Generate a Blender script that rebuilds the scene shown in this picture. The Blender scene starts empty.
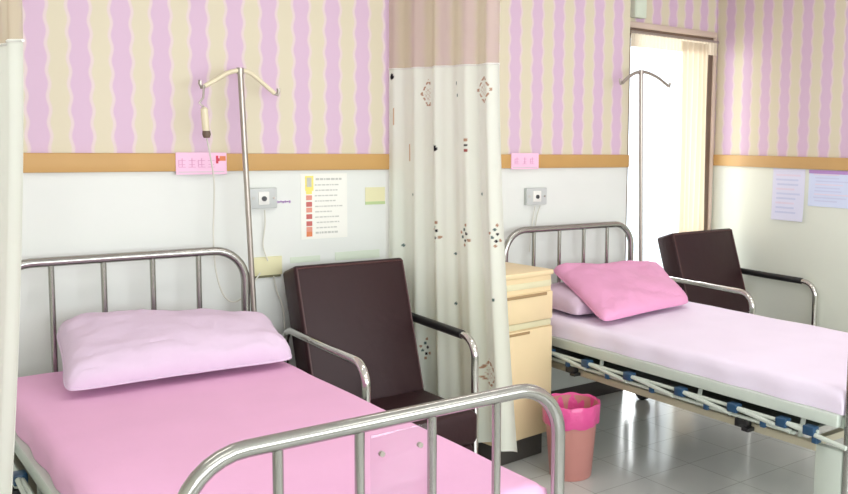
import bpy, bmesh, math, random
from mathutils import Vector, Matrix, noise
random.seed(4)
PI = math.pi
sc = bpy.context.scene
COL = sc.collection

# ------------------------------------------------------------------ materials
def lin(c):
    return tuple(((v/255)/12.92 if v/255 <= .04045 else ((v/255+.055)/1.055)**2.4) for v in c)
def mat(name, rgb, rough=.5, metal=0., spec=.5, bump=None, trans=0., sss=0., alpha=None, tint=0.05, tscale=6., coat=0.):
    m = bpy.data.materials.new(name); m.use_nodes = True
    nt = m.node_tree; b = nt.nodes['Principled BSDF']
    c = lin(rgb)
    b.inputs['Roughness'].default_value = rough
    b.inputs['Metallic'].default_value = metal
    b.inputs['Specular IOR Level'].default_value = spec
    b.inputs['Coat Weight'].default_value = coat
    if trans: b.inputs['Transmission Weight'].default_value = trans
    if alpha is not None: b.inputs['Alpha'].default_value = alpha
    tc = nt.nodes.new('ShaderNodeTexCoord')
    n = nt.nodes.new('ShaderNodeTexNoise'); n.inputs['Scale'].default_value = tscale; n.inputs['Detail'].default_value = 3
    nt.links.new(tc.outputs['Object'], n.inputs['Vector'])
    mx = nt.nodes.new('ShaderNodeMix'); mx.data_type = 'RGBA'
    mx.inputs[6].default_value = (*[v*(1-tint) for v in c], 1); mx.inputs[7].default_value = (*[min(1, v*(1+tint)) for v in c], 1)
    nt.links.new(n.outputs['Fac'], mx.inputs[0]); nt.links.new(mx.outputs[2], b.inputs['Base Color'])
    if bump:
        n2 = nt.nodes.new('ShaderNodeTexNoise'); n2.inputs['Scale'].default_value = bump[0]; n2.inputs['Detail'].default_value = 4
        nt.links.new(tc.outputs['Object'], n2.inputs['Vector'])
        bp = nt.nodes.new('ShaderNodeBump'); bp.inputs['Strength'].default_value = bump[1]; bp.inputs['Distance'].default_value = bump[2]
        nt.links.new(n2.outputs['Fac'], bp.inputs['Height']); nt.links.new(bp.outputs['Normal'], b.inputs['Normal'])
    return m

M = {}
M['steel'] = mat('brushed_stainless', (170, 169, 164), .2, .95, tint=.08, tscale=20)
M['chrome'] = mat('chrome', (215, 212, 208), .14, 1.)
M['dull_metal'] = mat('grey_pole_metal', (176, 168, 160), .35, .8)
M['vinyl'] = mat('burgundy_vinyl', (50, 27, 30), .5, spec=.35, bump=(9, .35, .01), tint=.12)
M['vinyl_seam'] = mat('vinyl_piping', (84, 52, 52), .4)
M['black'] = mat('black_plastic', (28, 28, 30), .4)
M['bed_paint'] = mat('pale_green_painted_steel', (198, 206, 196), .4, coat=.2)
M['bed_tan'] = mat('aged_tan_painted_steel', (176, 168, 146), .45)
M['under_shade'] = mat('dark_green_grey_shade', (88, 94, 86), .5)  # dark tone standing in for shade below the mattress
M['blue'] = mat('blue_plastic', (36, 72, 104), .35)
M['sheet_pink'] = mat('pink_cotton', (240, 184, 220), .85, bump=(7, .25, .012), tint=.04)
M['sheet_pale'] = mat('pale_lilac_cotton', (241, 228, 247), .85, bump=(7, .25, .012), tint=.03)
M['mattress'] = mat('mattress_ticking', (214, 208, 206), .9)
M['case_lilac'] = mat('lilac_pillowcase', (222, 200, 222), .85, bump=(8, .5, .02), tint=.05)
M['case_pink'] = mat('rose_pillowcase', (230, 162, 200), .85, bump=(8, .5, .02), tint=.05)
M['case_pale'] = mat('pale_pillowcase', (214, 190, 210), .85, bump=(8, .4, .02))
M['cab'] = mat('cream_yellow_laminate', (230, 208, 166), .45)
M['cab_edge'] = mat('pale_green_edging', (218, 212, 176), .45)
M['cab_dark'] = mat('recess_brown', (160, 132, 92), .6)
M['cab_in'] = mat('plinth_grey', (70, 66, 62), .6)
M['bin'] = mat('terracotta_pink_plastic', (196, 134, 126), .4)
M['liner'] = mat('magenta_plastic_film', (226, 84, 150), .3, bump=(30, .6, .01), coat=.3)
M['oak'] = mat('oak_trim', (196, 154, 92), .5, tint=.1, tscale=4)
M['brown'] = mat('dark_brown_frame', (104, 86, 72), .5)
M['trimlight'] = mat('beige_frame_moulding', (206, 186, 172), .55)
M['plate'] = mat('grey_plastic_plate', (196, 200, 198), .45)
M['white'] = mat('white_plastic', (232, 232, 226), .4)
M['cream'] = mat('cream_plastic', (226, 216, 186), .4)
M['cord'] = mat('ivory_cord', (214, 212, 200), .5)
M['greybtn'] = mat('dark_grey_button', (60, 62, 66), .4)
M['paper'] = mat('white_paper', (240, 240, 232), .8, tint=.02)
M['paper_lilac'] = mat('lilac_white_paper', (226, 226, 246), .8, tint=.02)
M['paper_blue'] = mat('blue_white_paper', (216, 224, 248), .8, tint=.02)
M['purple'] = mat('purple_print', (190, 150, 208), .8)
M['ink_blue'] = mat('faded_blue_ink', (208, 212, 238), .8)
M['ink_pinkish'] = mat('faded_pink_ink', (230, 218, 236), .8)
M['signpink'] = mat('pink_sign_card', (240, 196, 222), .6)
M['magenta'] = mat('magenta_print', (222, 164, 198), .6)
M['red'] = mat('red_print', (206, 60, 84), .6)
M['orange'] = mat('orange_print', (222, 130, 84), .6)
M['orangered'] = mat('orange_red_print', (222, 150, 130), .6)
M['deepred'] = mat('dark_red_print', (196, 104, 98), .6)
M['yellow'] = mat('yellow_print', (240, 226, 120), .6)
M['greyprint'] = mat('grey_print', (194, 195, 188), .6)
M['note'] = mat('pale_yellow_note', (226, 222, 180), .7)
M['notegreen'] = mat('pale_green_tape', (186, 206, 150), .7)
M['noteband'] = mat('dark_olive_line', (112, 110, 82), .7)
M['seafoam'] = mat('pale_green_label', (214, 224, 206), .7)
M['ceiling'] = mat('white_ceiling', (236, 236, 232), .9, tint=.02)
M['base'] = mat('dark_baseboard', (66, 60, 58), .5)
M['plainwall'] = mat('cream_wall_paint', (226, 226, 214), .8, tint=.02)

def glassy(name, rgb, a):
    m = bpy.data.materials.new(name); m.use_nodes = True; nt = m.node_tree
    for n in list(nt.nodes): nt.nodes.remove(n)
    o = nt.nodes.new('ShaderNodeOutputMaterial'); t = nt.nodes.new('ShaderNodeBsdfTransparent'); g = nt.nodes.new('ShaderNodeBsdfGlossy')
    g.inputs['Roughness'].default_value = .05; t.inputs['Color'].default_value = (*lin(rgb), 1)
    x = nt.nodes.new('ShaderNodeMixShader'); x.inputs[0].default_value = a
    nt.links.new(t.outputs[0], x.inputs[1]); nt.links.new(g.outputs[0], x.inputs[2]); nt.links.new(x.outputs[0], o.inputs[0]); return m
M['glass'] = glassy('window_glass', (245, 248, 250), .06)
M['acrylic'] = glassy('clear_acrylic', (252, 250, 252), .06)

def cloth(name, rgb=None, transl=.35, holes=0., vcol=False):
    m = bpy.data.materials.new(name); m.use_nodes = True; nt = m.node_tree
    for n in list(nt.nodes): nt.nodes.remove(n)
    o = nt.nodes.new('ShaderNodeOutputMaterial'); d = nt.nodes.new('ShaderNodeBsdfDiffuse'); t = nt.nodes.new('ShaderNodeBsdfTranslucent')
    if vcol:
        a = nt.nodes.new('ShaderNodeVertexColor'); a.layer_name = 'pattern'
        nt.links.new(a.outputs[0], d.inputs[0]); nt.links.new(a.outputs[0], t.inputs[0])
    else:
        d.inputs[0].default_value = (*lin(rgb), 1); t.inputs[0].default_value = (*lin(rgb), 1)
    x = nt.nodes.new('ShaderNodeMixShader'); x.inputs[0].default_value = transl
    nt.links.new(d.outputs[0], x.inputs[1]); nt.links.new(t.outputs[0], x.inputs[2])
    last = x
    if holes:
        tr = nt.nodes.new('ShaderNodeBsdfTransparent'); y = nt.nodes.new('ShaderNodeMixShader'); y.inputs[0].default_value = holes
        nt.links.new(x.outputs[0], y.inputs[1]); nt.links.new(tr.outputs[0], y.inputs[2]); last = y
    nt.links.new(last.outputs[0], o.inputs[0]); return m
M['curtain'] = cloth('printed_curtain_fabric', vcol=True, transl=.42)
M['net'] = cloth('beige_net_mesh', (214, 198, 176), .3, .32)
M['sheer'] = cloth('cream_sheer', (250, 240, 216), .6, .15)
M['valance'] = cloth('cream_curtain_heading', (226, 214, 194), .28)

# wallpaper over painted wall, split at the timber band
def wallpaper(name, axis, off, lower=(226, 229, 224), per=.1492):
    m = bpy.data.materials.new(name); m.use_nodes = True; nt = m.node_tree; N = nt.nodes; L = nt.links
    b = N['Principled BSDF']; b.inputs['Roughness'].default_value = .6
    tc = N.new('ShaderNodeTexCoord'); sp = N.new('ShaderNodeSeparateXYZ'); L.new(tc.outputs['Object'], sp.inputs[0])
    def ma(op, *a):
        n = N.new('ShaderNodeMath'); n.operation = op
        for i, v in enumerate(a):
            if isinstance(v, (int, float)): n.inputs[i].default_value = v
            else: L.new(v, n.inputs[i])
        return n.outputs[0]
    def mr(v, a, bb, c=0., d=1.):
        n = N.new('ShaderNodeMapRange'); n.interpolation_type = 'SMOOTHSTEP'
        n.inputs[1].default_value = a; n.inputs[2].default_value = bb; n.inputs[3].default_value = c; n.inputs[4].default_value = d
        L.new(v, n.inputs[0]); return n.outputs[0]
    X = sp.outputs['XYZ'.index(axis)]; Zc = sp.outputs[2]
    fr = ma('SUBTRACT', ma('FRACT', ma('ADD', ma('DIVIDE', ma('SUBTRACT', X, off - 20*per), per), .5)), .5)
    d = ma('MULTIPLY', ma('ABSOLUTE', fr), per)
    sn = ma('SINE', ma('MULTIPLY', Zc, 2*PI/.098))
    e = ma('SUBTRACT', d, ma('MULTIPLY', sn, .0045))           # wavy edge distance
    cream = mr(e, .040, .048)                                   # lavender stripe, pale outline, cream stripe
    pale = mr(e, .029, .036)
    mx = N.new('ShaderNodeMix'); mx.data_type = 'RGBA'
    mx.inputs[6].default_value = (*lin((210, 180, 203)), 1); mx.inputs[7].default_value = (*lin((220, 202, 202)), 1); L.new(pale, mx.inputs[0])
    m2 = N.new('ShaderNodeMix'); m2.data_type = 'RGBA'; L.new(cream, m2.inputs[0]); L.new(mx.outputs[2], m2.inputs[6]); m2.inputs[7].default_value = (*lin((214, 205, 180)), 1)
    m3 = N.new('ShaderNodeMix'); m3.data_type = 'RGBA'; L.new(ma('GREATER_THAN', Zc, 1.39), m3.inputs[0])
    no = N.new('ShaderNodeTexNoise'); no.inputs['Scale'].default_value = 2.5; L.new(tc.outputs['Object'], no.inputs[0])
    m4 = N.new('ShaderNodeMix'); m4.data_type = 'RGBA'; L.new(no.outputs[0], m4.inputs[0])
    m4.inputs[6].default_value = (*lin(tuple(v-5 for v in lower)), 1); m4.inputs[7].default_value = (*lin(tuple(v+4 for v in lower)), 1)
    L.new(m4.outputs[2], m3.inputs[6]); L.new(m2.outputs[2], m3.inputs[7]); L.new(m3.outputs[2], b.inputs['Base Color'])
    return m
M['wp_back'] = wallpaper('wallpaper_back', 'X', .6828)
M['wp_alcove'] = wallpaper('wallpaper_alcove', 'X', 4.182)
M['wp_right'] = wallpaper('wallpaper_right', 'Y', .071, (228, 231, 218))

def floor_mat():
    m = bpy.data.materials.new('glossy_tile_floor'); m.use_nodes = True; nt = m.node_tree; N = nt.nodes; L = nt.links
    b = N['Principled BSDF']; tc = N.new('ShaderNodeTexCoord')
    br = N.new('ShaderNodeTexBrick'); br.offset = 0; br.inputs['Scale'].default_value = 1; br.inputs['Brick Width'].default_value = .3; br.inputs['Row Height'].default_value = .3
    br.inputs['Mortar Size'].default_value = .002; br.inputs['Color1'].default_value = (*lin((202, 204, 200)), 1); br.inputs['Color2'].default_value = (*lin((196, 198, 195)), 1); br.inputs['Mortar'].default_value = (*lin((162, 161, 156)), 1)
    mp = N.new('ShaderNodeMapping'); mp.inputs[1].default_value = (-.14, .2, 0); L.new(tc.outputs['Object'], mp.inputs[0]); L.new(mp.outputs[0], br.inputs[0]); L.new(br.outputs['Color'], b.inputs['Base Color'])
    b.inputs['Roughness'].default_value = .16; b.inputs['Specular IOR Level'].default_value = .7
    no = N.new('ShaderNodeTexNoise'); no.inputs['Scale'].default_value = 5; L.new(tc.outputs['Object'], no.inputs[0])
    bp = N.new('ShaderNodeBump'); bp.inputs['Strength'].default_value = .08; bp.inputs['Distance'].default_value = .02; L.new(no.outputs[0], bp.inputs['Height']); L.new(bp.outputs[0], b.inputs['Normal'])
    return m
M['floor'] = floor_mat()
def emis(name, rgb, s):
    m = bpy.data.materials.new(name); m.use_nodes = True; b = m.node_tree.nodes['Principled BSDF']
    b.inputs['Emission Color'].default_value = (*lin(rgb), 1); b.inputs['Emission Strength'].default_value = s; b.inputs['Base Color'].default_value = (.8, .8, .8, 1); return m
M['lamp'] = emis('fill_light_diffuser', (255, 252, 247), 6.5)

# ------------------------------------------------------------------ mesh helpers
class MB:
    def __init__(s): s.bm = bmesh.new()
    def box(s, x0, x1, y0, y1, z0, z1, bev=0., seg=2, mtx=None):
        t = bmesh.new(); bmesh.ops.create_cube(t, size=1)
        for v in t.verts: v.co = Vector(((x0+x1)/2+v.co.x*(x1-x0), (y0+y1)/2+v.co.y*(y1-y0), (z0+z1)/2+v.co.z*(z1-z0)))
        if bev: bmesh.ops.bevel(t, geom=t.edges[:], offset=bev, segments=seg, profile=.5, affect='EDGES')
        if mtx: bmesh.ops.transform(t, matrix=mtx, verts=t.verts)
        s._add(t); return s
    def _add(s, t):
        me = bpy.data.meshes.new('t'); t.to_mesh(me); t.free(); s.bm.from_mesh(me); bpy.data.meshes.remove(me)
    def tube(s, pts, r, seg=12, caps=True):
        pts = [Vector(p) for p in pts]; rr = r if isinstance(r, (list, tuple)) else [r]*len(pts)
        rings = []; prev = None
        for i, p in enumerate(pts):
            a = pts[max(i-1, 0)]; b = pts[min(i+1, len(pts)-1)]; d = (b-a).normalized()
            if prev is None:
                u = d.orthogonal().normalized()
            else:
                u = (prev - d*prev.dot(d)).normalized()
            prev = u; w = d.cross(u)
            rings.append([s.bm.verts.new(p+(u*math.cos(2*PI*k/seg)+w*math.sin(2*PI*k/seg))*rr[i]) for k in range(seg)])
        for a, b in zip(rings, rings[1:]):
            for k in range(seg): s.bm.faces.new((a[k], a[(k+1) % seg], b[(k+1) % seg], b[k]))
        if caps: s.bm.faces.new(rings[0][::-1]); s.bm.faces.new(rings[-1])
        return s
    def lathe(s, prof, c=(0, 0, 0), seg=32):
        rings = []
        for r, z in prof: rings.append([s.bm.verts.new((c[0]+r*math.cos(2*PI*k/seg), c[1]+r*math.sin(2*PI*k/seg), c[2]+z)) for k in range(seg)])
        for a, b in zip(rings, rings[1:]):
            for k in range(seg): s.bm.faces.new((a[k], a[(k+1) % seg], b[(k+1) % seg], b[k]))
        s.bm.faces.new(rings[0][::-1]); s.bm.faces.new(rings[-1]); return s
    def build(s, name, m, parent=None, smooth=True, **kw):
        bmesh.ops.recalc_face_normals(s.bm, faces=s.bm.faces)
        me = bpy.data.meshes.new(name); s.bm.to_mesh(me); s.bm.free()
        if smooth:
            for p in me.polygons: p.use_smooth = True
            try: me.set_sharp_from_angle(angle=math.radians(38))
            except Exception: pass
        o = bpy.data.objects.new(name, me); me.materials.append(m); COL.objects.link(o)
        if parent: o.parent = parent
        for k, v in kw.items(): o[k] = v
        return o
def empty(name, loc=(0, 0, 0), rz=0, **kw):
    o = bpy.data.objects.new(name, None); COL.objects.link(o); o.location = loc; o.rotation_euler = (0, 0, rz)
    for k, v in kw.items(): o[k] = v
    return o
def kids(o): return [c for c in bpy.data.objects if c.parent == o]
def copy_tree(o, parent=None):
    c = o.copy(); COL.objects.link(c); c.parent = parent
    for ch in kids(o): copy_tree(ch, c)
    return c
def arc(c, r, a0, a1, n, ax='xz', fixed=0.):
    out = []
    for i in range(n+1):
        a = a0+(a1-a0)*i/n; u = c[0]+r*math.cos(a); v = c[1]+r*math.sin(a)
        out.append((u, fixed, v) if ax == 'xz' else (fixed, u, v))
    return out
def spline(pts, n=10):
    P = [Vector(p) for p in pts]; P = [P[0]*2-P[1]]+P+[P[-1]*2-P[-2]]; out = []
    for i in range(1, len(P)-2):
        for k in range(n):
            t = k/n; a, b, c, d = P[i-1:i+3]
            out.append(.5*((2*b)+(-a+c)*t+(2*a-5*b+4*c-d)*t*t+(-a+3*b-3*c+d)*t**3))
    out.append(P[-2]); return out

# ------------------------------------------------------------------ room shell
XL, XR, YF, YA, ZC = -1.9, 4.760, -5.6, .19, 2.80
S = dict(kind='structure')
MB().box(XL, XR+.15, YF, .55, -.1, 0).build('floor', M['floor'], smooth=False, **S)
MB().box(XL, XR+.15, YF, .55, ZC, ZC+.1).build('ceiling', M['ceiling'], smooth=False, **S)
MB().box(XL, 3.761, 0, .5, 0, ZC).build('wall_back', M['wp_back'], smooth=False, **S)
DX0, DX1, DZ = 3.90, 4.715, 2.205
MB().box(3.761, DX0, YA, .5, 0, ZC).box(DX1, XR, YA, .5, 0, ZC).box(DX0, DX1, YA, .5, DZ, ZC).build('wall_alcove', M['wp_alcove'], smooth=False, **S)
MB().box(XR, XR+.15, YF, .5, 0, ZC).build('wall_right', M['wp_right'], smooth=False, **S)
MB().box(XL-.15, XL, YF, .5, 0, ZC).build('wall_left', M['plainwall'], smooth=False, **S)
# front wall behind the viewer, with a wide ward window
WX0, WX1, WZ0, WZ1 = -1.2, 4.2, .85, 2.35
MB().box(XL, XR, YF-.15, YF, 0, WZ0).box(XL, XR, YF-.15, YF, WZ1, ZC).box(XL, WX0, YF-.15, YF, WZ0, WZ1).box(WX1, XR, YF-.15, YF, WZ0, WZ1).build('wall_front', M['plainwall'], smooth=False, **S)
fw = MB()
for x in (WX0, .55, 2.35, WX1-.05): fw.box(x, x+.05, YF-.1, YF-.04, WZ0, WZ1)
fw.box(WX0, WX1, YF-.1, YF-.04, WZ0, WZ0+.05).box(WX0, WX1, YF-.1, YF-.04, WZ1-.05, WZ1).build('window_1', M['brown'], smooth=False, **S)

# timber bands (wall trim) and baseboards
B0, B1 = 1.3559, 1.4301
MB().box(XL, 3.763, -.018, 0, B0, B1, .004).build('trim_1', M['oak'], **S)
MB().box(DX1+.03, XR, YA-.018, YA, B0, B1, .003).build('trim_2', M['oak'], **S)
MB().box(XR-.018, XR, YF, YA-.018, B0, B1, .004).build('trim_3', M['oak'], **S)
MB().box(XL, 3.761, -.012, 0, 0, .09, .003).build('baseboard_back', M['base'], **S)
MB().box(XR-.012, XR, YF, YA, 0, .09, .003).build('baseboard_right', M['base'], **S)

# balcony door in the alcove
door = MB()
door.box(DX0, DX0+.045, YA-.01, YA+.10, 0, DZ).box(DX1-.04, DX1, YA-.01, YA+.10, 0, DZ).box(DX0+.045, DX1-.04, YA-.01, YA+.10, DZ-.045, DZ)
door.box(DX0+.045, DX1-.04, YA+.02, YA+.08, 0, .08)
d1 = door.build('door_1', M['brown'], smooth=False, **S)
MB().box(DX0+.045, DX1-.04, YA+.045, YA+.05, .08, DZ-.045).build('glass_pane', M['glass'], d1, smooth=False)
st = MB(); st.box(DX0+.045, DX0+.085, YA+.03, YA+.07, .08, DZ-.045); st.box(DX1-.08, DX1-.04, YA+.03, YA+.07, .08, DZ-.045)
st.build('sash_stile', M['trimlight'], d1, smooth=False)
ar = MB(); ar.box(DX0-.03, DX1+.03, YA-.022, YA, DZ, DZ+.038, .006); ar.box(DX1, DX1+.03, YA-.022, YA, 0, DZ, .006); ar.box(DX0-.03, DX0, YA-.022, YA, 0, DZ, .006)
ar.build('architrave', M['trimlight'], d1)

# ------------------------------------------------------------------ added fill lamps on the ceiling, and curtain tracks
lampdef = None
for i, (x, y) in enumerate(((0.1, -1.5), (2.4, -1.3), (0.1, -3.7), (2.4, -3.7), (4.0, -2.6))):  # unseen fixtures added for room light; the last brightens the right wall
    if lampdef is None:
        lampdef = empty('fill_ceiling_light', (x, y, ZC), label='white ceiling light out of view, added to light the ward', category='ceiling light', group='unseen ceiling lights added for room light')
        MB().box(-.62, .62, -.16, .16, -.05, 0, .008).build('housing', M['white'], lampdef)
        MB().box(-.59, .59, -.13, .13, -.058, -.05).build('diffuser', M['lamp'], lampdef, smooth=False)
    else:
        c = copy_tree(lampdef); c.location = (x, y, ZC)

# ------------------------------------------------------------------ curtains with folds
BASE = lin((247, 252, 242)); BR = lin((190, 152, 126)); BK = lin((44, 42, 46)); TL = lin((96, 120, 118)); RD = lin((170, 90, 84)); OR = lin((212, 160, 110))
def make_curtain(name, base_pt, end_fn, z0, zb, zt, folds, amp, motifs, seed, n=150, nz=400, **kw):
    root = empty(name, (base_pt[0], base_pt[1], zt), **kw)
    rnd = random.Random(seed); ph = [rnd.uniform(0, 6.28) for _ in range(4)]; B = Vector((base_pt[0], base_pt[1], 0)); off = Vector((B.x, B.y, zt))
    def pos(u, z):
        k = (zt-z)/(zt-z0); E = Vector(end_fn(z)); d = (E-B); L = d.length; dn = d/L; nr = Vector((dn.y, -dn.x, 0))
        uu = u+.018*math.sin(3*u*2*PI+ph[1]+k)
        A = amp*(.55+.45*k)*(1+.35*math.sin(2*PI*u*2.3+ph[2]))
        w = A*math.sin(2*PI*folds*uu+ph[0]+.5*math.sin(k*2.2+ph[3]))+.3*A*math.sin(2*PI*folds*2.3*uu+ph[3]+k*1.5)
        return B+d*uu+nr*w+Vector((0, 0, z))-off
    def grid(za, zb_, nzz, nm, m, color):
        me = bpy.data.meshes.new(nm); vs = []; fs = []; W = n+1
        for j in range(nzz+1):
            z = za+(zb_-za)*j/nzz
            for i in range(W): vs.append(pos(i/n, z))
        for j in range(nzz):
            for i in range(n): a = j*W+i; fs.append((a, a+1, a+W+1, a+W))
        me.from_pydata(vs, [], fs); me.update()
        for p in me.polygons: p.use_smooth = True
        if color:
            ca = me.color_attributes.new('pattern', 'FLOAT_COLOR', 'POINT')
            for j in range(nzz+1):
                z = za+(zb_-za)*j/nzz
                for i in range(W):
                    ca.data[j*W+i].color = (*color(i/n, z), 1)
        o = bpy.data.objects.new(nm, me); me.materials.append(m); COL.objects.link(o); o.parent = root
        return o
    # true width per unit u, for round motifs
    def color(u, z):
        c = BASE
        for (mu, mz, kind, s) in motifs:
            dx = (u-mu)*s[0]; dz = z-mz
            if abs(dz) > .075 or abs(dx) > .075: continue
            if kind == 'dot':
                if dx*dx+dz*dz < .014**2 or (abs(dx) < .003 and abs(dz) < .018): c = BK
            elif kind == 'bit':
                if dx*dx+dz*dz < .007**2: c = TL
            elif kind == 'dia' or kind == 'half':
                r = abs(dx)+abs(dz)*.75
                if kind == 'half' and dx > .012: continue
                if .038 < r < .049 and (int((dz+1)/.008) % 3): c = BR
                elif r < .026 and (int((dx+1)/.0065)+int((dz+1)/.0065)) % 3 == 0: c = tuple(.5*a+.5*b for a, b in zip(BR, BASE))
            elif kind == 'flow':
                for (fx, fz, fc) in ((0, .026, TL), (.012, .008, BK), (-.012, -.008, TL), (.004, -.024, BK), (-.022, .012, BR), (.0, -.044, BR), (.022, -.02, BR), (.01, .046, BR)):
                    if (dx-fx)**2+(dz-fz)**2 < .0065**2: c = fc
            elif kind == 'marks':
                for (fz, fc) in ((.028, BR), (.006, BK), (-.016, RD)):
                    if abs(dx) < .010 and abs(dz-fz) < .006: c = fc
            elif kind == 'streak':
                if abs(dx) < .003 and abs(dz) < .04: c = OR
        return c
    grid(z0, zb, nz, 'fabric_panel', M['curtain'], color)
    grid(zb, zt, 60, 'net_header', M['net'], None)
    hm = MB(); hm.tube([pos(i/n, zb)+Vector((0, 0, 0)) for i in range(n+1)], .004, 5)
    hm.build('header_seam', M['white'], root)
    return root
def end_mid(z):
    k = max(0, (1.9-z)/1.75)
    return (2.31+.01*k, -.69-.15*k**1.6, 0)
sw = (.62, 1)
mot = [(.36, 1.711, 'half', sw), (.86, 1.721, 'dia', sw), (.04, 1.794, 'dot', sw), (.44, 1.462, 'dot', sw), (.73, 1.473, 'marks', sw), (.16, 1.441, 'streak', sw), (.62, 1.753, 'bit', sw), (.64, 1.701, 'bit', sw),
       (.43, 1.078, 'flow', sw), (.70, 1.078, 'flow', sw), (.93, 1.089, 'flow', sw), (.55, 0.985, 'bit', sw), (.1, 0.996, 'bit', sw), (.54, 0.757, 'bit', sw), (.2, 1.244, 'bit', sw), (.3, 0.518, 'flow', sw),
       (.8, 0.467, 'dia', sw), (.9, 0.809, 'bit', sw), (.06, 1.607, 'streak', sw), (.8, 1.265, 'bit', sw)]
curt = make_curtain('privacy_curtain', (2.163, -.03), end_mid, .15, 1.83, 2.72, 4.5, .02, mot, 3,
    label='off-white patterned privacy curtain with beige net top, bunched against the wall between the two beds', category='curtain', group='privacy curtains on ceiling tracks')
def end_left(z):
    k = max(0, (1.9-z)/1.75)
    return (.398-.12*k**1.6, -1.42, 0)
mot2 = [(.85, 1.2, 'dot', (.7, 1)), (.8, .95, 'flow', (.7, 1)), (.4, 1.3, 'dia', (.7, 1)), (.3, .9, 'flow', (.7, 1)), (.9, 1.5, 'bit', (.7, 1))]
curl = make_curtain('privacy_curtain', (.380, -.95), end_left, .15, 1.716, 2.72, 3.5, .012, mot2, 8, n=100, nz=300,
    label='off-white privacy curtain with net top hanging at the far left beside the pink bed', category='curtain', group='privacy curtains on ceiling tracks')
for p, q, lb in (((2.175, -.02), (2.42, -3.2), 'white curtain track on the ceiling between the two beds'), ((.37, -.02), (.37, -3.2), 'white curtain track on the ceiling left of the pink bed')):
    MB().tube([(p[0], p[1], 2.74), (q[0], q[1], 2.74)], .014, 8).tube([(p[0], p[1]-.05, 2.74), (p[0], p[1]-.05, ZC)], .008, 6).tube([(q[0], q[1]+.05, 2.74), (q[0], q[1]+.05, ZC)], .008, 6).build('curtain_track', M['white'], label=lb, category='curtain track')

# sheer curtain on the balcony door
wc = empty('window_curtain', (DX0, YA-.09, 2.165), label='cream sheer curtain with gathered heading at the bright balcony door', category='curtain')
def drape(name, x0, x1, z0, z1, folds, amp, m, yy, n=90, nz=24, par=None, ph=0.):
    me = bpy.data.meshes.new(name); vs = []; fs = []
    for j in range(nz+1):
        z = z0+(z1-z0)*j/nz
        for i in range(n+1):
            u = i/n; x = x0+(x1-x0)*u+.006*math.sin(7*u+z*2)
            vs.append((x-DX0, yy+amp*math.sin(2*PI*folds*u+ph+.3*math.sin(z*3))*(1-.3*j/nz)-(YA-.09), z-2.165))
    for j in range(nz):
        for i in range(n): a = j*(n+1)+i; fs.append((a, a+1, a+n+2, a+n+1))
    me.from_pydata(vs, [], fs)
    for p in me.polygons: p.use_smooth = True
    o = bpy.data.objects.new(name, me); me.materials.append(m); COL.objects.link(o); o.parent = par; return o
drape('valance', DX0+.01, DX1-.01, 2.085, 2.165, 26, .008, M['valance'], YA-.055, par=wc, n=260)
drape('side_panel', 4.355, 4.60, .06, 2.15, 5.5, .022, M['valance'], YA-.075, par=wc)
MB().tube([(0, .035, .008), (DX1-DX0, .035, .008)], .009, 8).build('curtain_rod', M['dull_metal'], wc)

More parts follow.
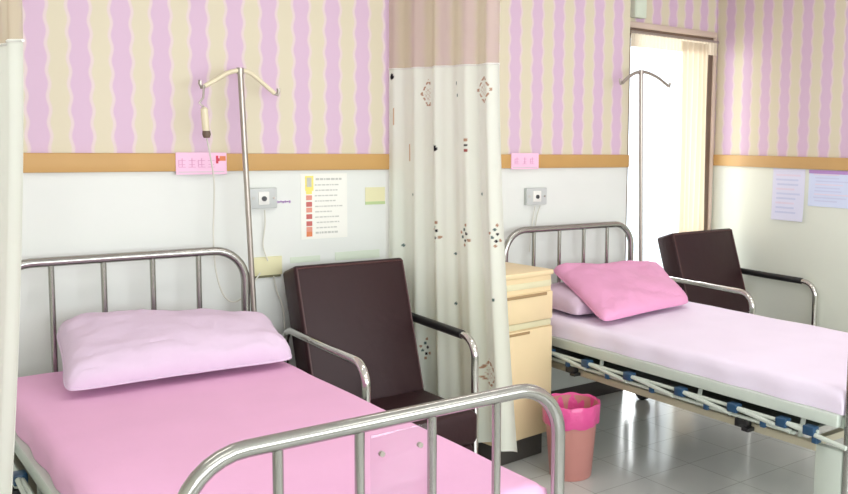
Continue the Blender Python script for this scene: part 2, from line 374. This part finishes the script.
# ------------------------------------------------------------------ hospital beds
W, LB, ZH, ZF = .92, 2.057, 1.0301, .9024
def end_frame(zt, y, par, name):
    r = .13
    pts = [(0, y, .16), (0, y, .5), (0, y, zt-r)]+arc((r, zt-r), r, PI, PI/2, 8, fixed=y)[1:]+[(W/2, y, zt)]+arc((W-r, zt-r), r, PI/2, 0, 8, fixed=y)+[(W, y, .5), (W, y, .16)]
    f = MB().tube(pts, .0178, 14).build(name, M['steel'], par)
    MB().tube([(0, y, .50), (W, y, .50)], .014, 10).build('cross_rail', M['steel'], f)
    g = .209*W
    for k in range(4):
        x = g+k*(W-2*g)/3
        MB().tube([(x, y, .50), (x, y, zt)], .0108, 10).build('upright', M['steel'], f)
    return f
def make_bed():
    b = empty('hospital_bed')
    end_frame(ZH, 0, b, 'headboard'); end_frame(ZF, -LB, b, 'footboard')
    # bedstead frame: side rails, deck
    fr = MB()
    for s in (0, 1):
        x = -.034 if s == 0 else W-.004
        fr.box(x, x+.038, -LB+.03, -.03, .507, .552, .004)
    for k in range(10): fr.box(.018, W-.018, -.15-k*.2-.04, -.15-k*.2+.04, .52, .548)
    fr.box(.0, W, -.05, -.02, .50, .54); fr.box(0, W, -LB+.02, -LB+.05, .50, .54)
    fr.build('bed_frame', M['bed_paint'], b)
    lf = MB()
    for x in (-.022, W-.008): lf.box(x, x+.03, -LB+.12, -.10, .395, .425, .003)
    for y in (-.12, -.7, -1.4, -LB+.16): lf.box(-.01, W+.01, y-.015, y+.015, .397, .423)
    lf.build('lower_frame', M['bed_tan'], b)
    for x in (.0, W):
        for y in (-.2, -.75, -1.35, -1.85): MB().tube([(x, y, .405), (x, y-.02, .52)], .01, 6).build('bracket', M['bed_paint'], b)
    MB().box(.03, W-.03, -LB+.22, -.14, .426, .434).build('under_shade_sheet', M['under_shade'], b)  # added dark sheet that gives the shaded gap under the mattress
    # folded side guard rails
    for sx in (0, 1):
        X = -.044 if sx == 0 else W+.044
        g = MB()
        g.tube([(X, -.32, .478), (X, -1.96, .478)], .0075, 8)
        g.tube([(X, -.26, .448), (X, -1.86, .448)], .0075, 8)
        ts = (.44, .715, .995, 1.30, 1.58, 1.81, 1.93)
        for k, t in enumerate(ts[:-1]): g.tube([(X-.01*(1-2*sx), -t, .482), (X-.01*(1-2*sx), -(t+.27), .452)], .009, 8)
        go = g.build('guard_rail', M['bed_paint'], b)
        for k, t in enumerate(ts): MB().box(X-.022, X+.016, -t-.024, -t+.024, .460, .495, .005).build('clamp', M['blue'], go)
        for k, t in enumerate(ts[:-1]): MB().box(X-.018, X+.014, -t-.145-.012, -t-.145+.012, .436, .460, .004).build('pivot', M['blue'], go)
        for t in (.60, 1.62): MB().box(X-.012, X+.02, -t-.03, -t+.03, .408, .44, .003).box(X-.02, X+.02, -t-.045, -t-.01, .400, .416, .003).build('release_latch', M['black'], go)
    # legs with castors
    for x in (.0, W-.0):
        for y in (-.12, -LB+.07):
            lg = MB().box(x-.018, x+.018, y-.055, y+.055, .115, .420, .005).build('leg', M['bed_paint'], b)
            c = MB()
            c.tube([(x, y, .12), (x, y, .085)], .012, 8)
            c.box(x-.022, x+.022, y-.03, y+.03, .085, .11, .004)
            c.tube([(x-.016, y-.01, .05), (x+.016, y-.01, .05)], .05, 20)
            c.box(x-.024, x-.018, y-.025, y+.02, .04, .1); c.box(x+.018, x+.024, y-.025, y+.02, .04, .1)
            c.build('castor', M['black'], lg)
    # crank at the foot end
    cr = MB().tube([(W*.35, -LB+.16, .40), (W*.35, -LB-.08, .36)], .008, 8).tube([(W*.35, -LB-.08, .36), (W*.35+.10, -LB-.08, .36)], .008, 8)
    cr.build('crank', M['black'], b)
    return b
def mattress(bed, m, seed, color_label):
    x0, x1, y0, y1 = -.015, .912, -2.035, -.09
    MB().box(x0+.012, x1-.012, y0+.012, y1-.012, .553, .63, .03, 3).build('mattress', M['mattress'], bed)
    mo = [c for c in kids(bed) if c.name.startswith('mattress')][0]
    nx, ny = 60, 110; me = bpy.data.meshes.new('bed_sheet'); vs = []; fs = []
    # fitted sheet: grid wrapped round the mattress
    prof = []
    for i in range(nx+1):
        u = i/nx
        prof.append(u)
    def pt(u, v):
        # u,v in 0..1 ; outer 8% wraps down the sides with a soft radius
        def wrap(a, lo, hi, e=.10, r=.035, h=.088):
            Lm = (hi-lo); s = a*(Lm+2*h)-h          # arclength-like coordinate
            if s < 0: d = -s; return lo, d
            if s > Lm: d = s-Lm; return hi, d
            return lo+s, 0
        x, dx = wrap(u, x0, x1); y, dy = wrap(v, y0, y1); d = max(dx, dy)
        z = .641-d
        # rounding
        r = .03
        ex = min(x-x0, x1-x); ey = min(y-y0, y1-y); e = min(ex, ey)
        if d == 0 and e < r: z -= r-math.sqrt(max(0, r*r-(r-e)**2))
        if d > 0: z = .641-r-(d)*(.088-r)/.088
        nz_ = noise.noise(Vector((x*3, y*3, seed)))*.004+noise.noise(Vector((x*9, y*5, seed+3)))*.002
        if d > 0:
            k = .004*math.sin(x*40+seed)*(dy > dx)+.004*math.sin(y*23+seed)*(dx >= dy)
            x += (k if dx >= dy else 0)*(1 if u > .5 else -1); y += (k if dy > dx else 0)
        return (x, y, z+(nz_ if d == 0 else 0))
    for j in range(ny+1):
        for i in range(nx+1): vs.append(pt(i/nx, j/ny))
    for j in range(ny):
        for i in range(nx): a = j*(nx+1)+i; fs.append((a, a+1, a+nx+2, a+nx+1))
    me.from_pydata(vs, [], fs)
    for p in me.polygons: p.use_smooth = True
    o = bpy.data.objects.new('bed_sheet', me); me.materials.append(m); COL.objects.link(o); o.parent = mo; o['label'] = color_label
bed1 = make_bed()
bed2 = copy_tree(bed1)
bed1.location = (.4913, -.1166, 0); bed1.rotation_euler = (0, 0, .0032)
bed2.location = (2.8015, -.0834, 0); bed2.rotation_euler = (0, 0, -.0044)
bed1['label'] = 'steel hospital bed with a bright pink sheet, in the left foreground'; bed2['label'] = 'steel hospital bed with a very pale lilac sheet, on the right beside the cream cabinet'
for b in (bed1, bed2): b['category'] = 'bed'; b['group'] = 'hospital beds in the ward'
mattress(bed1, M['sheet_pink'], 1.3, 'bright pink sheet'); mattress(bed2, M['sheet_pale'], 5.1, 'pale lilac sheet')
# clear chart holder on the near footboard
ch = empty('chart_holder', (bed1.location.x, bed1.location.y, 0), .0032, label='clear plastic card holder with two screws hanging on the footboard of the pink bed', category='card holder')
MB().box(.388, .544, -LB-.0165, -LB-.0125, .700, .880, .002).build('acrylic_sheet', M['acrylic'], ch)
for x in (.414, .508): MB().tube([(x, -LB-.012, .835), (x, -LB-.021, .835)], .006, 12).build('screw', M['dull_metal'], ch)

# ------------------------------------------------------------------ pillows
def pillow(name, c, T, m, seed, ft=.5, fb=.5, **kw):
    c = [Vector(p) for p in c]; cen = sum(c, Vector())/4      # BL, BR, TR, TL (mid-surface corners)
    o0 = empty(name, cen, **kw)
    n_ = ((c[1]-c[0]).cross(c[3]-c[0])).normalized(); n = 44; bm = bmesh.new()
    def P(u, v, s):
        a = c[0].lerp(c[1], u); b = c[3].lerp(c[2], u); p = a.lerp(b, v)
        eu = 1-abs(2*u-1)**8; ev = 1-abs(2*v-1)**5; th = T*(max(0, eu)*max(0, ev))**.42*(.82+.18*(1-abs(2*u-1)**2)*(1-abs(2*v-1)**2))
        # sides pull in slightly between the corners
        pin = .022; p += (b-a).normalized()*(-(v-.5)*2*pin*(1-abs(2*u-1)**2)*.6) + (c[1]-c[0]).normalized()*(-(u-.5)*2*pin*(1-abs(2*v-1)**2)*.8)
        p = p.lerp(c[0]*.25+c[1]*.25+c[2]*.25+c[3]*.25, .07*(abs(2*u-1)*abs(2*v-1))**7)
        w = noise.noise(Vector((u*5+seed, v*3, seed*1.7)))*.014+noise.noise(Vector((u*16, v*7+seed, 2)))*.005-.010*max(0, 1-abs(noise.noise(Vector((u*4+v*3+seed, v*5-u*2, seed))))*9)*(.3+.7*abs(2*v-1))
        w += .004*math.sin(26*(u*.35+v)+4*noise.noise(Vector((u*3, v*3, seed))))*abs(2*v-1)
        return p+n_*(th*(ft if s > 0 else -fb)+w*min(1, th/T*1.6)*(1 if s > 0 else .3))-cen
    G = {}
    for s in (1, -1):
        for j in range(n+1):
            for i in range(n+1):
                if s == -1 and (i in (0, n) or j in (0, n)): G[s, i, j] = G[1, i, j]
                else: G[s, i, j] = bm.verts.new(P(.5-.5*math.cos(PI*i/n), .5-.5*math.cos(PI*j/n), s))
        for j in range(n):
            for i in range(n):
                q = (G[s, i, j], G[s, i+1, j], G[s, i+1, j+1], G[s, i, j+1]); bm.faces.new(q if s > 0 else q[::-1])
    mb = MB(); mb.bm = bm; body = mb.build('pillowcase', m, o0, smooth=True)
    sm = MB(); ring = []
    for k in range(4):
        for q in range(24):
            t = q/24; u, v = ((t, 0), (1, t), (1-t, 1), (0, 1-t))[k]; ring.append(P(.5-.5*math.cos(PI*u), .5-.5*math.cos(PI*v), 0))
    ring.append(ring[0]); sm.tube(ring, .0035, 6, caps=False).build('seam', m, o0)
    return o0
pillow('pillow', [(.598, -.675, .674), (1.385, -.690, .674), (1.440, -.290, .735), (.672, -.170, .785)], .135, M['case_lilac'], 2.2, .85, .12,
    label='large light lilac pillow lying at the head of the left bed with bright pink sheet', category='pillow')
pillow('pillow', [(2.830, -.63, .668), (3.46, -.60, .668), (3.48, -.18, .672), (2.840, -.16, .675)], .115, M['case_pale'], 4.1, .8, .15,
    label='pale lilac pillow mostly hidden underneath the rose pink pillow', category='pillow')
pillow('pillow', [(2.810, -.835, .668), (3.550, -.725, .668), (3.735, -.285, .800), (2.995, -.215, .835)], .10, M['case_pink'], 6.4, .72, .12,
    label='rose pink pillow leaning on top at the head of the right bed', category='pillow')

# ------------------------------------------------------------------ burgundy sleeper chairs
def make_chair(short=0., front=.715, hw=.262):
    c = empty('recliner_chair')
    # seat back: leaning padded slab
    a = math.atan2(.20, .61); mt = Matrix.Translation((0, -.372, .345)) @ Matrix.Rotation(-a, 4, 'X')
    H = math.hypot(.20, .61)
    MB().box(-hw, hw, 0, .14, 0, H, .016, 3, mtx=mt).build('backrest', M['vinyl'], c)
    sb = MB()
    for x in (-hw+.01, hw-.01): sb.tube([mt @ Vector((x, -.001, .03)), mt @ Vector((x, -.001, H-.015))], .004, 6)
    sb.tube([mt @ Vector((-hw+.01, -.001, H-.015)), mt @ Vector((hw-.01, -.001, H-.015))], .004, 6)
    sb.build('piping', M['vinyl_seam'], c)
    MB().box(-hw+.002, hw-.002, -.80, -.362, .228, .372, .028, 3).build('seat_cushion', M['vinyl'], c)
    MB().box(-hw+.007, hw-.007, -.77, -.36, .12, .222, .02, 3).build('footrest_cushion', M['vinyl'], c)
    for s in (-1, 1):
        x = s*(hw+.022); r = .085; z = .675; fy = -front+(short if s == 1 else 0)
        pts = [(x, -.10, .015), (x, -.11, .3), (x, -.125, z-.05), (x, -.145, z-.012), (x, -.185, z)]
        pts += [(x, -.45, z-.006)]+[(x, fy-r*math.sin(t), z-.012-r+r*math.cos(t)) for t in [PI/2*k/8 for k in range(9)]]
        pts += [(x, fy-r, .35), (x, fy-r, .015)]
        f = MB().tube(pts, .0165, 12).build('arm_frame', M['chrome'], c)
        MB().tube([(x, -.10, .028), (x, fy-r, .028)], .012, 10).build('floor_bar', M['chrome'], f)
        for yb in (-.42, -.66): MB().tube([(x, yb, .30), (x-s*.03, yb, .30)], .01, 8).tube([(x, yb, .022), (x, yb, .306)], .009, 8).build('seat_bracket', M['chrome'], f)
        if s == 1: MB().tube([(x, -.20, z), (x, -.45, z-.006), (x, fy+.01, z-.011)], .0195, 12).build('arm_pad', M['black'], f)
    return c
chair1 = make_chair(.125, .770, .268); chair2 = make_chair(hw=.298)
chair1.location = (1.862, -.02, 0); chair2.location = (4.372, .10, 0); chair2.rotation_euler = (0, 0, math.radians(2))
chair1['label'] = 'dark burgundy vinyl recliner chair with chrome arms between the pink bed and the patterned curtain'
chair2['label'] = 'dark burgundy vinyl recliner chair with chrome arms in the far corner by the balcony door'
for c in (chair1, chair2): c['category'] = 'chair'; c['group'] = 'burgundy recliner chairs'

# ------------------------------------------------------------------ bedside cabinet
cab = empty('bedside_cabinet', (2.70, -.59, 0), math.radians(6), label='cream yellow bedside cabinet with a drawer and a door, behind the patterned curtain', category='cabinet')
CW, CD, CH = .35, .43, .900
MB().box(-CW, 0, 0, CD, .11, CH-.025, .004).build('body', M['cab'], cab)
MB().box(-CW-.006, .006, -.012, CD, CH-.025, CH, .006).build('top_panel', M['cab'], cab)
MB().box(-CW+.02, -.02, .03, CD-.02, 0, .11).build('plinth', M['cab_in'], cab)
MB().box(-CW+.004, -.004, -.004, .0, .822, .850, .001).build('edging', M['cab_edge'], cab)
dr = MB().box(-CW+.006, -.006, -.018, -.001, .668, .800, .005).build('drawer', M['cab'], cab)
MB().box(-CW+.006, -.05, -.024, -.018, .784, .798, .002).build('finger_pull', M['cab_dark'], dr)
MB().box(-CW+.004, -.004, -.005, .0, .636, .664, .001).build('shelf_edge', M['cab_edge'], cab)
dd = MB().box(-CW+.006, -.006, -.018, -.001, .12, .632, .005).build('door', M['cab'], cab)
MB().box(-CW+.03, -.16, -.024, -.018, .614, .626, .002).build('handle', M['cab_dark'], dd)

# ------------------------------------------------------------------ waste bin
bn = empty('waste_bin', (2.600, -.865, 0), label='terracotta pink waste bin with magenta liner on the floor between the beds', category='bin')
MB().lathe([(.090, 0), (.095, .006), (.121, .325), (.127, .328), (.127, .335), (.119, .335), (.090, .02)], seg=40).build('bucket', M['bin'], bn)
lb = bmesh.new(); rings = []; seg = 64
prof = [(.122, .245), (.128, .257), (.1295, .30), (.1315, .338), (.128, .343), (.121, .338), (.115, .30), (.107, .22), (.088, .08)]
for q, (r, z) in enumerate(prof):
    rings.append([lb.verts.new(((r+(.0022 if q < 4 else .005)*noise.noise(Vector((math.cos(2*PI*k/seg)*5, math.sin(2*PI*k/seg)*5, q*.7))))*math.cos(2*PI*k/seg), (r+.002*math.sin(k*1.3))*math.sin(2*PI*k/seg), z+(.012*noise.noise(Vector((math.cos(2*PI*k/seg)*3, math.sin(2*PI*k/seg)*3, 9))) if q == 0 else .003*math.sin(k*.9)))) for k in range(seg)])
for a, b in zip(rings, rings[1:]):
    for k in range(seg): lb.faces.new((a[k], a[(k+1) % seg], b[(k+1) % seg], b[k]))
lb.faces.new(rings[-1])
mb = MB(); mb.bm = lb; mb.build('liner', M['liner'], bn)

# ------------------------------------------------------------------ drip poles
def iv_pole(bot, top, hooks, lab, by):
    o = empty('iv_pole', bot, label=lab, category='drip pole', group='drip poles clamped to bed heads'); b = Vector(bot)
    MB().tube([Vector(bot)-b, Vector(top)-b], .0115, 12).build('pole', M['dull_metal'], o)
    MB().tube([p-b for p in spline(hooks, 8)], .0095, 10).build('hook_bar', M['cream'] if by else M['dull_metal'], o)
    for e, s in ((hooks[0], -1), (hooks[-1], 1)):
        e = Vector(e)-b; MB().tube([e, e+Vector((s*.012, 0, -.006)), e+Vector((s*.018, 0, .010)), e+Vector((s*.016, 0, .022))], .0075, 8).build('hook_tip', M['dull_metal'], o)
    MB().tube([Vector(top)-b+Vector((0, 0, -.012)), Vector(top)-b+Vector((0, 0, .014))], .015, 12).build('collar', M['dull_metal'], o)
    MB().box(-.022, .022, -.012, .012, .10, .14, .004).build('clamp', M['dull_metal'], o)
    return o
iv_pole((1.455, -.125, .42), (1.401, -.130, 1.770), [(1.255, -.130, 1.702), (1.300, -.130, 1.729), (1.350, -.130, 1.760), (1.401, -.130, 1.773), (1.445, -.130, 1.764), (1.490, -.130, 1.730), (1.546, -.130, 1.686)],
    'grey metal drip pole with curved hook bar at the head of the left pink bed', 1)
iv_pole((3.790, -.118, .42), (3.740, -.120, 1.905), [(3.592, -.120, 1.837), (3.64, -.120, 1.872), (3.69, -.120, 1.898), (3.740, -.120, 1.908), (3.80, -.120, 1.905), (3.88, -.120, 1.882), (3.967, -.120, 1.840)],
    'grey metal drip pole with curved hook bar against the bright balcony door', 0)
# pendant call handset
hs = empty('call_handset', (1.246, -.150, 1.685), label='cream nurse call handset hanging from the left hook bar', category='call handset')
MB().tube([(0, 0, .02), (-.004, 0, -.03), (-.02, 0, -.052), (-.003, 0, -.068)], .0045, 8).build('hanger', M['dull_metal'], hs)
MB().tube([(-.003, 0, -.068), (-.001, 0, -.075), (.003, 0, -.155), (.005, 0, -.165)], [.008, .0145, .0145, .012], 14).build('grip', M['cream'], hs)
MB().tube([(.005, 0, -.162), (.0055, 0, -.176), (.006, 0, -.190)], [.015, .017, .012], 14).build('button_cap', M['brown'], hs)
def cord(pts, r, lab, grp=None, m='cord'):
    kw = dict(label=lab, category='cord')
    MB().tube(spline(pts, 10), r, 6).build('cord', M[m], **kw)
cord([(1.252, -.150, 1.493), (1.275, -.12, 1.42), (1.300, -.085, 1.30), (1.292, -.085, 1.10), (1.300, -.08, .95), (1.330, -.075, .84), (1.38, -.065, .80), (1.44, -.05, .83), (1.51, -.03, .91)], .0032, 'thin ivory cord looping down from the hanging call handset behind the bed head')
cord([(1.535, -.028, 1.185), (1.541, -.016, 1.12), (1.531, -.014, 1.03), (1.545, -.03, .96)], .0028, 'ivory cord running down from the grey wall panel by the left drip pole')
cord([(1.572, -.026, .89), (1.588, -.02, .82), (1.612, -.03, .74), (1.62, -.03, .60)], .0028, 'ivory cord dropping from the yellow socket plate behind the burgundy chair')
cord([(3.045, -.028, 1.15), (3.043, -.016, 1.10), (3.030, -.014, 1.0), (3.015, -.02, .90)], .0028, 'left one of the two ivory cords under the wall panel above the right bed')
cord([(3.080, -.028, 1.15), (3.070, -.016, 1.10), (3.055, -.014, 1.0), (3.055, -.02, .90)], .0028, 'right one of the two ivory cords under the wall panel above the right bed')

# ------------------------------------------------------------------ things on the wall
def wbox(name, x0, x1, z0, z1, d, m, par=None, y=0., bev=.0, **kw):
    return MB().box(x0, x1, y-d, y, z0, z1, bev).build(name, m, par, smooth=bool(bev), **kw)
def panel(x0, x1, z0, z1, lab):
    o = empty('call_station', (x0, 0, z0), label=lab, category='wall panel', group='nurse call panels above the beds'); w = x1-x0; h = z1-z0
    wbox('plate', 0, w, 0, h, .026, M['plate'], o, bev=.004)
    wbox('inset', w*.30, w*.70, h*.18, h*.82, .030, M['white'], o, bev=.003)
    MB().tube([(w*.5, -.028, h*.48), (w*.5, -.036, h*.48)], .011, 14).build('button', M['greybtn'], o)
    MB().tube([(w*.13, -.024, h*.5), (w*.13, -.030, h*.5)], .007, 12).build('lamp_lens', M['greyprint'], o)
    MB().tube([(w*.87, -.024, h*.5), (w*.87, -.030, h*.5)], .005, 12).build('screw', M['dull_metal'], o)
panel(1.472, 1.594, 1.192, 1.281, 'grey nurse call panel on the wall beside the left drip pole')
panel(2.988, 3.129, 1.157, 1.249, 'grey nurse call panel on the wall above the right bed')
# pink name cards on the timber band
def sign(x0, x1, z0, z1, lab, logo):
    o = empty('name_sign', (x0, -.018, z0), label=lab, category='sign', group='pink signs on the timber band'); w = x1-x0; h = z1-z0
    wbox('card', 0, w, 0, h, .004, M['signpink'], o)
    gl = MB(); n = 4 if logo else 3
    for k in range(n):
        cx = w*(.12+.19*k) if logo else w*(.2+.28*k); s = h*.17
        gl.box(cx-s*.9, cx+s*.9, -.0052, -.004, h*.62, h*.65); gl.box(cx-s*.75, cx+s*.75, -.0052, -.004, h*.44, h*.47)
        gl.box(cx-.0015, cx+.0015, -.0052, -.004, h*.34, h*.74); gl.box(cx-s*.95, cx+s*.95, -.0052, -.004, h*.32, h*.35)
        if k % 2 == 0: gl.box(cx-s, cx-s+.003, -.0052, -.004, h*.36, h*.66)
    gl.build('lettering', M['magenta'], o, smooth=False)
    wbox('rule', w*.05, w*.95, h*.10, h*.13, .0052, M['greyprint'], o)
    if logo:
        MB().box(w*.785, w*.83, -.0052, -.004, h*.50, h*.86).box(w*.83, w*.855, -.0052, -.004, h*.60, h*.74).build('red_emblem', M['red'], o, smooth=False)
        MB().box(w*.86, w*.98, -.0052, -.004, h*.62, h*.84).build('orange_emblem', M['orange'], o, smooth=False)
sign(1.169, 1.376, 1.343, 1.434, 'pink name sign with red emblem on the timber band left of the drip pole', True)
sign(2.885, 3.070, 1.351, 1.437, 'pink name sign on the timber band just right of the patterned curtain', False)
# poster
po = empty('wall_poster', (1.713, 0, 1.042), label='white wall poster with a column of red and yellow squares above the burgundy chair', category='poster')
pw, phh = .229, .298
wbox('sheet', 0, pw, 0, phh, .002, M['paper'], po)
wbox('yellow_header', .022, .062, .220, .288, .0028, M['yellow'], po)
wbox('figure', .030, .052, .238, .280, .0034, M['greyprint'], po)
for k, (z, m) in enumerate(((.205, 'yellow'), (.178, 'orangered'), (.148, 'deepred'), (.122, 'orangered'), (.092, 'deepred'), (.060, 'deepred'), (.034, 'orangered'), (.012, 'orange'))):
    wbox('coloured_square', .026, .054, z, z+.022, .0030, M[m], po)
tx = MB(); rnd = random.Random(5)
for k in range(11):
    z = .268-k*.0245; x = .068+rnd.uniform(0, .008)
    while x < .20-rnd.uniform(0, .05):
        w = rnd.uniform(.006, .02); tx.box(x, x+w, -.0027, -.002, z, z+(.009 if k in (0, 10) else .0055)); x += w+.004
tx.build('print', M['greyprint'], po, smooth=False)
# notes and labels
n1 = empty('wall_note', (2.036, 0, 1.190), label='pale yellow note with green lower edge on the wall right of the poster', category='note')
wbox('sheet', 0, .105, .014, .082, .002, M['note'], n1); wbox('lower_edge', 0, .105, 0, .014, .003, M['notegreen'], n1)
n2 = empty('socket_plate', (1.486, 0, .884), label='yellow socket plate with dark lower line behind the left bed head', category='socket plate')
wbox('plate', 0, .132, .010, .092, .012, M['note'], n2, bev=.002); wbox('lower_line', .012, .126, 0, .010, .010, M['noteband'], n2)
wbox('wall_label', 1.660, 1.804, .938, .965, .002, M['seafoam'], label='left pale green label strip on the wall behind the burgundy chair top', category='label')
wbox('wall_label', 1.879, 2.110, .934, .973, .002, M['seafoam'], label='right pale green label strip on the wall behind the burgundy chair top', category='label')
hw = MB(); x = 1.598
for k in range(7): hw.box(x, x+.007, -.0015, 0, 1.210+.002*(k % 3), 1.222-.002*(k % 2)); x += .010
hw.box(1.594, 1.666, -.0015, 0, 1.215, 1.218)
hw.build('wall_marking', M['purple'], smooth=False, label='small faint purple handwriting on the wall between call panel and poster', category='handwriting')
# papers on the right wall
def rpaper(y0, y1, z0, z1, m, lab, header, curl):
    o = empty('wall_notice', (XR, y0, z0), label=lab, category='notice', group='notices on the right wall'); w = y0-y1; h = z1-z0; n = 14; me = bpy.data.meshes.new('sheet'); vs = []; fs = []
    for s in (0, 1):
        for j in range(n+1):
            for i in range(n+1):
                u, v = i/n, j/n; lift = curl*(1-v)**2*(.5+.5*u)+.001
                vs.append((-lift-(.0008 if s else 0), -w*u, h*v))
    W_ = n+1
    for s in (0, 1):
        for j in range(n):
            for i in range(n):
                a = s*W_*W_+j*W_+i; q = (a, a+1, a+W_+1, a+W_); fs.append(q if s else q[::-1])
    for i in range(n):
        a = i; b = W_*W_; fs.append((a, a+1, a+1+b, a+b)); a = n*W_+i; fs.append((a+1, a, a+b, a+1+b))
        a = i*W_; fs.append((a+W_, a, a+b, a+W_+b)); a = i*W_+n; fs.append((a, a+W_, a+W_+b, a+b))
    me.from_pydata(vs, [], fs)
    for p in me.polygons: p.use_smooth = False
    so = bpy.data.objects.new('sheet', me); me.materials.append(m); COL.objects.link(so); so.parent = o
    if header: MB().box(-.0035, -.0019, -w, 0, h-.022, h).build('purple_header', M['purple'], o, smooth=False)
    tb = MB(); tb2 = MB(); rnd = random.Random(int(y1*-100))
    for k in range(9):
        v = .86-k*.09; lift = curl*(1-v)**2+.0022
        for mbx, z in ((tb if k % 3 else tb2, h*v),):
            a = rnd.uniform(.1, .16); b = rnd.uniform(.6, .88); mbx.box(-lift-.0012, -lift, -w*b, -w*a, z, z+h*.035)
    tb.build('print', M['ink_blue'], o, smooth=False); tb2.build('pink_print', M['ink_pinkish'], o, smooth=False)
rpaper(-.314, -.554, 1.027, 1.352, M['paper_lilac'], 'tall white notice with curling lower edge on the right wall', False, .012)
rpaper(-.582, -.91, 1.130, 1.352, M['paper_blue'], 'bluish white notice with purple header at the right edge', True, .003)
# small box above the balcony door
sp = empty('junction_box', (3.94, YA, 2.265), label='small grey green box on the wallpaper above the balcony door', category='box')
MB().box(0, .10, -.05, 0, 0, .16, .006).build('case', M['seafoam'], sp)
MB().box(.01, .09, -.053, -.05, .01, .15, .002).build('cover', M['seafoam'], sp)

# ------------------------------------------------------------------ light
w = bpy.data.worlds.new('World'); sc.world = w; w.use_nodes = True
bg = w.node_tree.nodes['Background']; bg.inputs[0].default_value = (.93, .97, 1, 1); bg.inputs[1].default_value = 2.6
def area(name, loc, rot, sx, sy, e, col):
    l = bpy.data.lights.new(name, 'AREA'); l.shape = 'RECTANGLE'; l.size = sx; l.size_y = sy; l.energy = e; l.color = col
    o = bpy.data.objects.new(name, l); o.location = loc; o.rotation_euler = rot; COL.objects.link(o); return o
area('daylight_ward_window', ((WX0+WX1)/2, YF-.25, 1.6), (math.radians(90), 0, 0), 5.6, 1.45, 150, (.93, .97, 1))
area('daylight_balcony_door', (4.32, YA+.7, 1.2), (math.radians(-90), 0, 0), .9, 2.1, 60, (1, .97, .92))

# ------------------------------------------------------------------ camera
f, p, yaw, roll, D, h = 899.4724, .0986, .6948, .0148, 3.8423, 1.4999
Fh = Vector((math.sin(yaw), math.cos(yaw), 0)); R = Vector((math.cos(yaw), -math.sin(yaw), 0)); Z = Vector((0, 0, 1))
F = Fh*math.cos(p)-Z*math.sin(p); U = Fh*math.sin(p)+Z*math.cos(p)
Rc = R*math.cos(roll)+U*math.sin(roll); Uc = U*math.cos(roll)-R*math.sin(roll)
cd = bpy.data.cameras.new('camera'); cam = bpy.data.objects.new('camera', cd); COL.objects.link(cam)
mw = Matrix((Rc, Uc, -F)).transposed().to_4x4(); mw.translation = Vector((0, -D, h)); cam.matrix_world = mw
cd.sensor_fit = 'HORIZONTAL'; cd.sensor_width = 36; cd.lens = f/848*36; cd.clip_start = .05; cd.shift_x = -129.75/848; cd.shift_y = -16.23/848
sc.camera = cam
vs_ = sc.view_settings; vs_.view_transform = 'Standard'; vs_.look = 'None'; vs_.gamma = 1; vs_.use_curve_mapping = False; vs_.exposure = 0.0
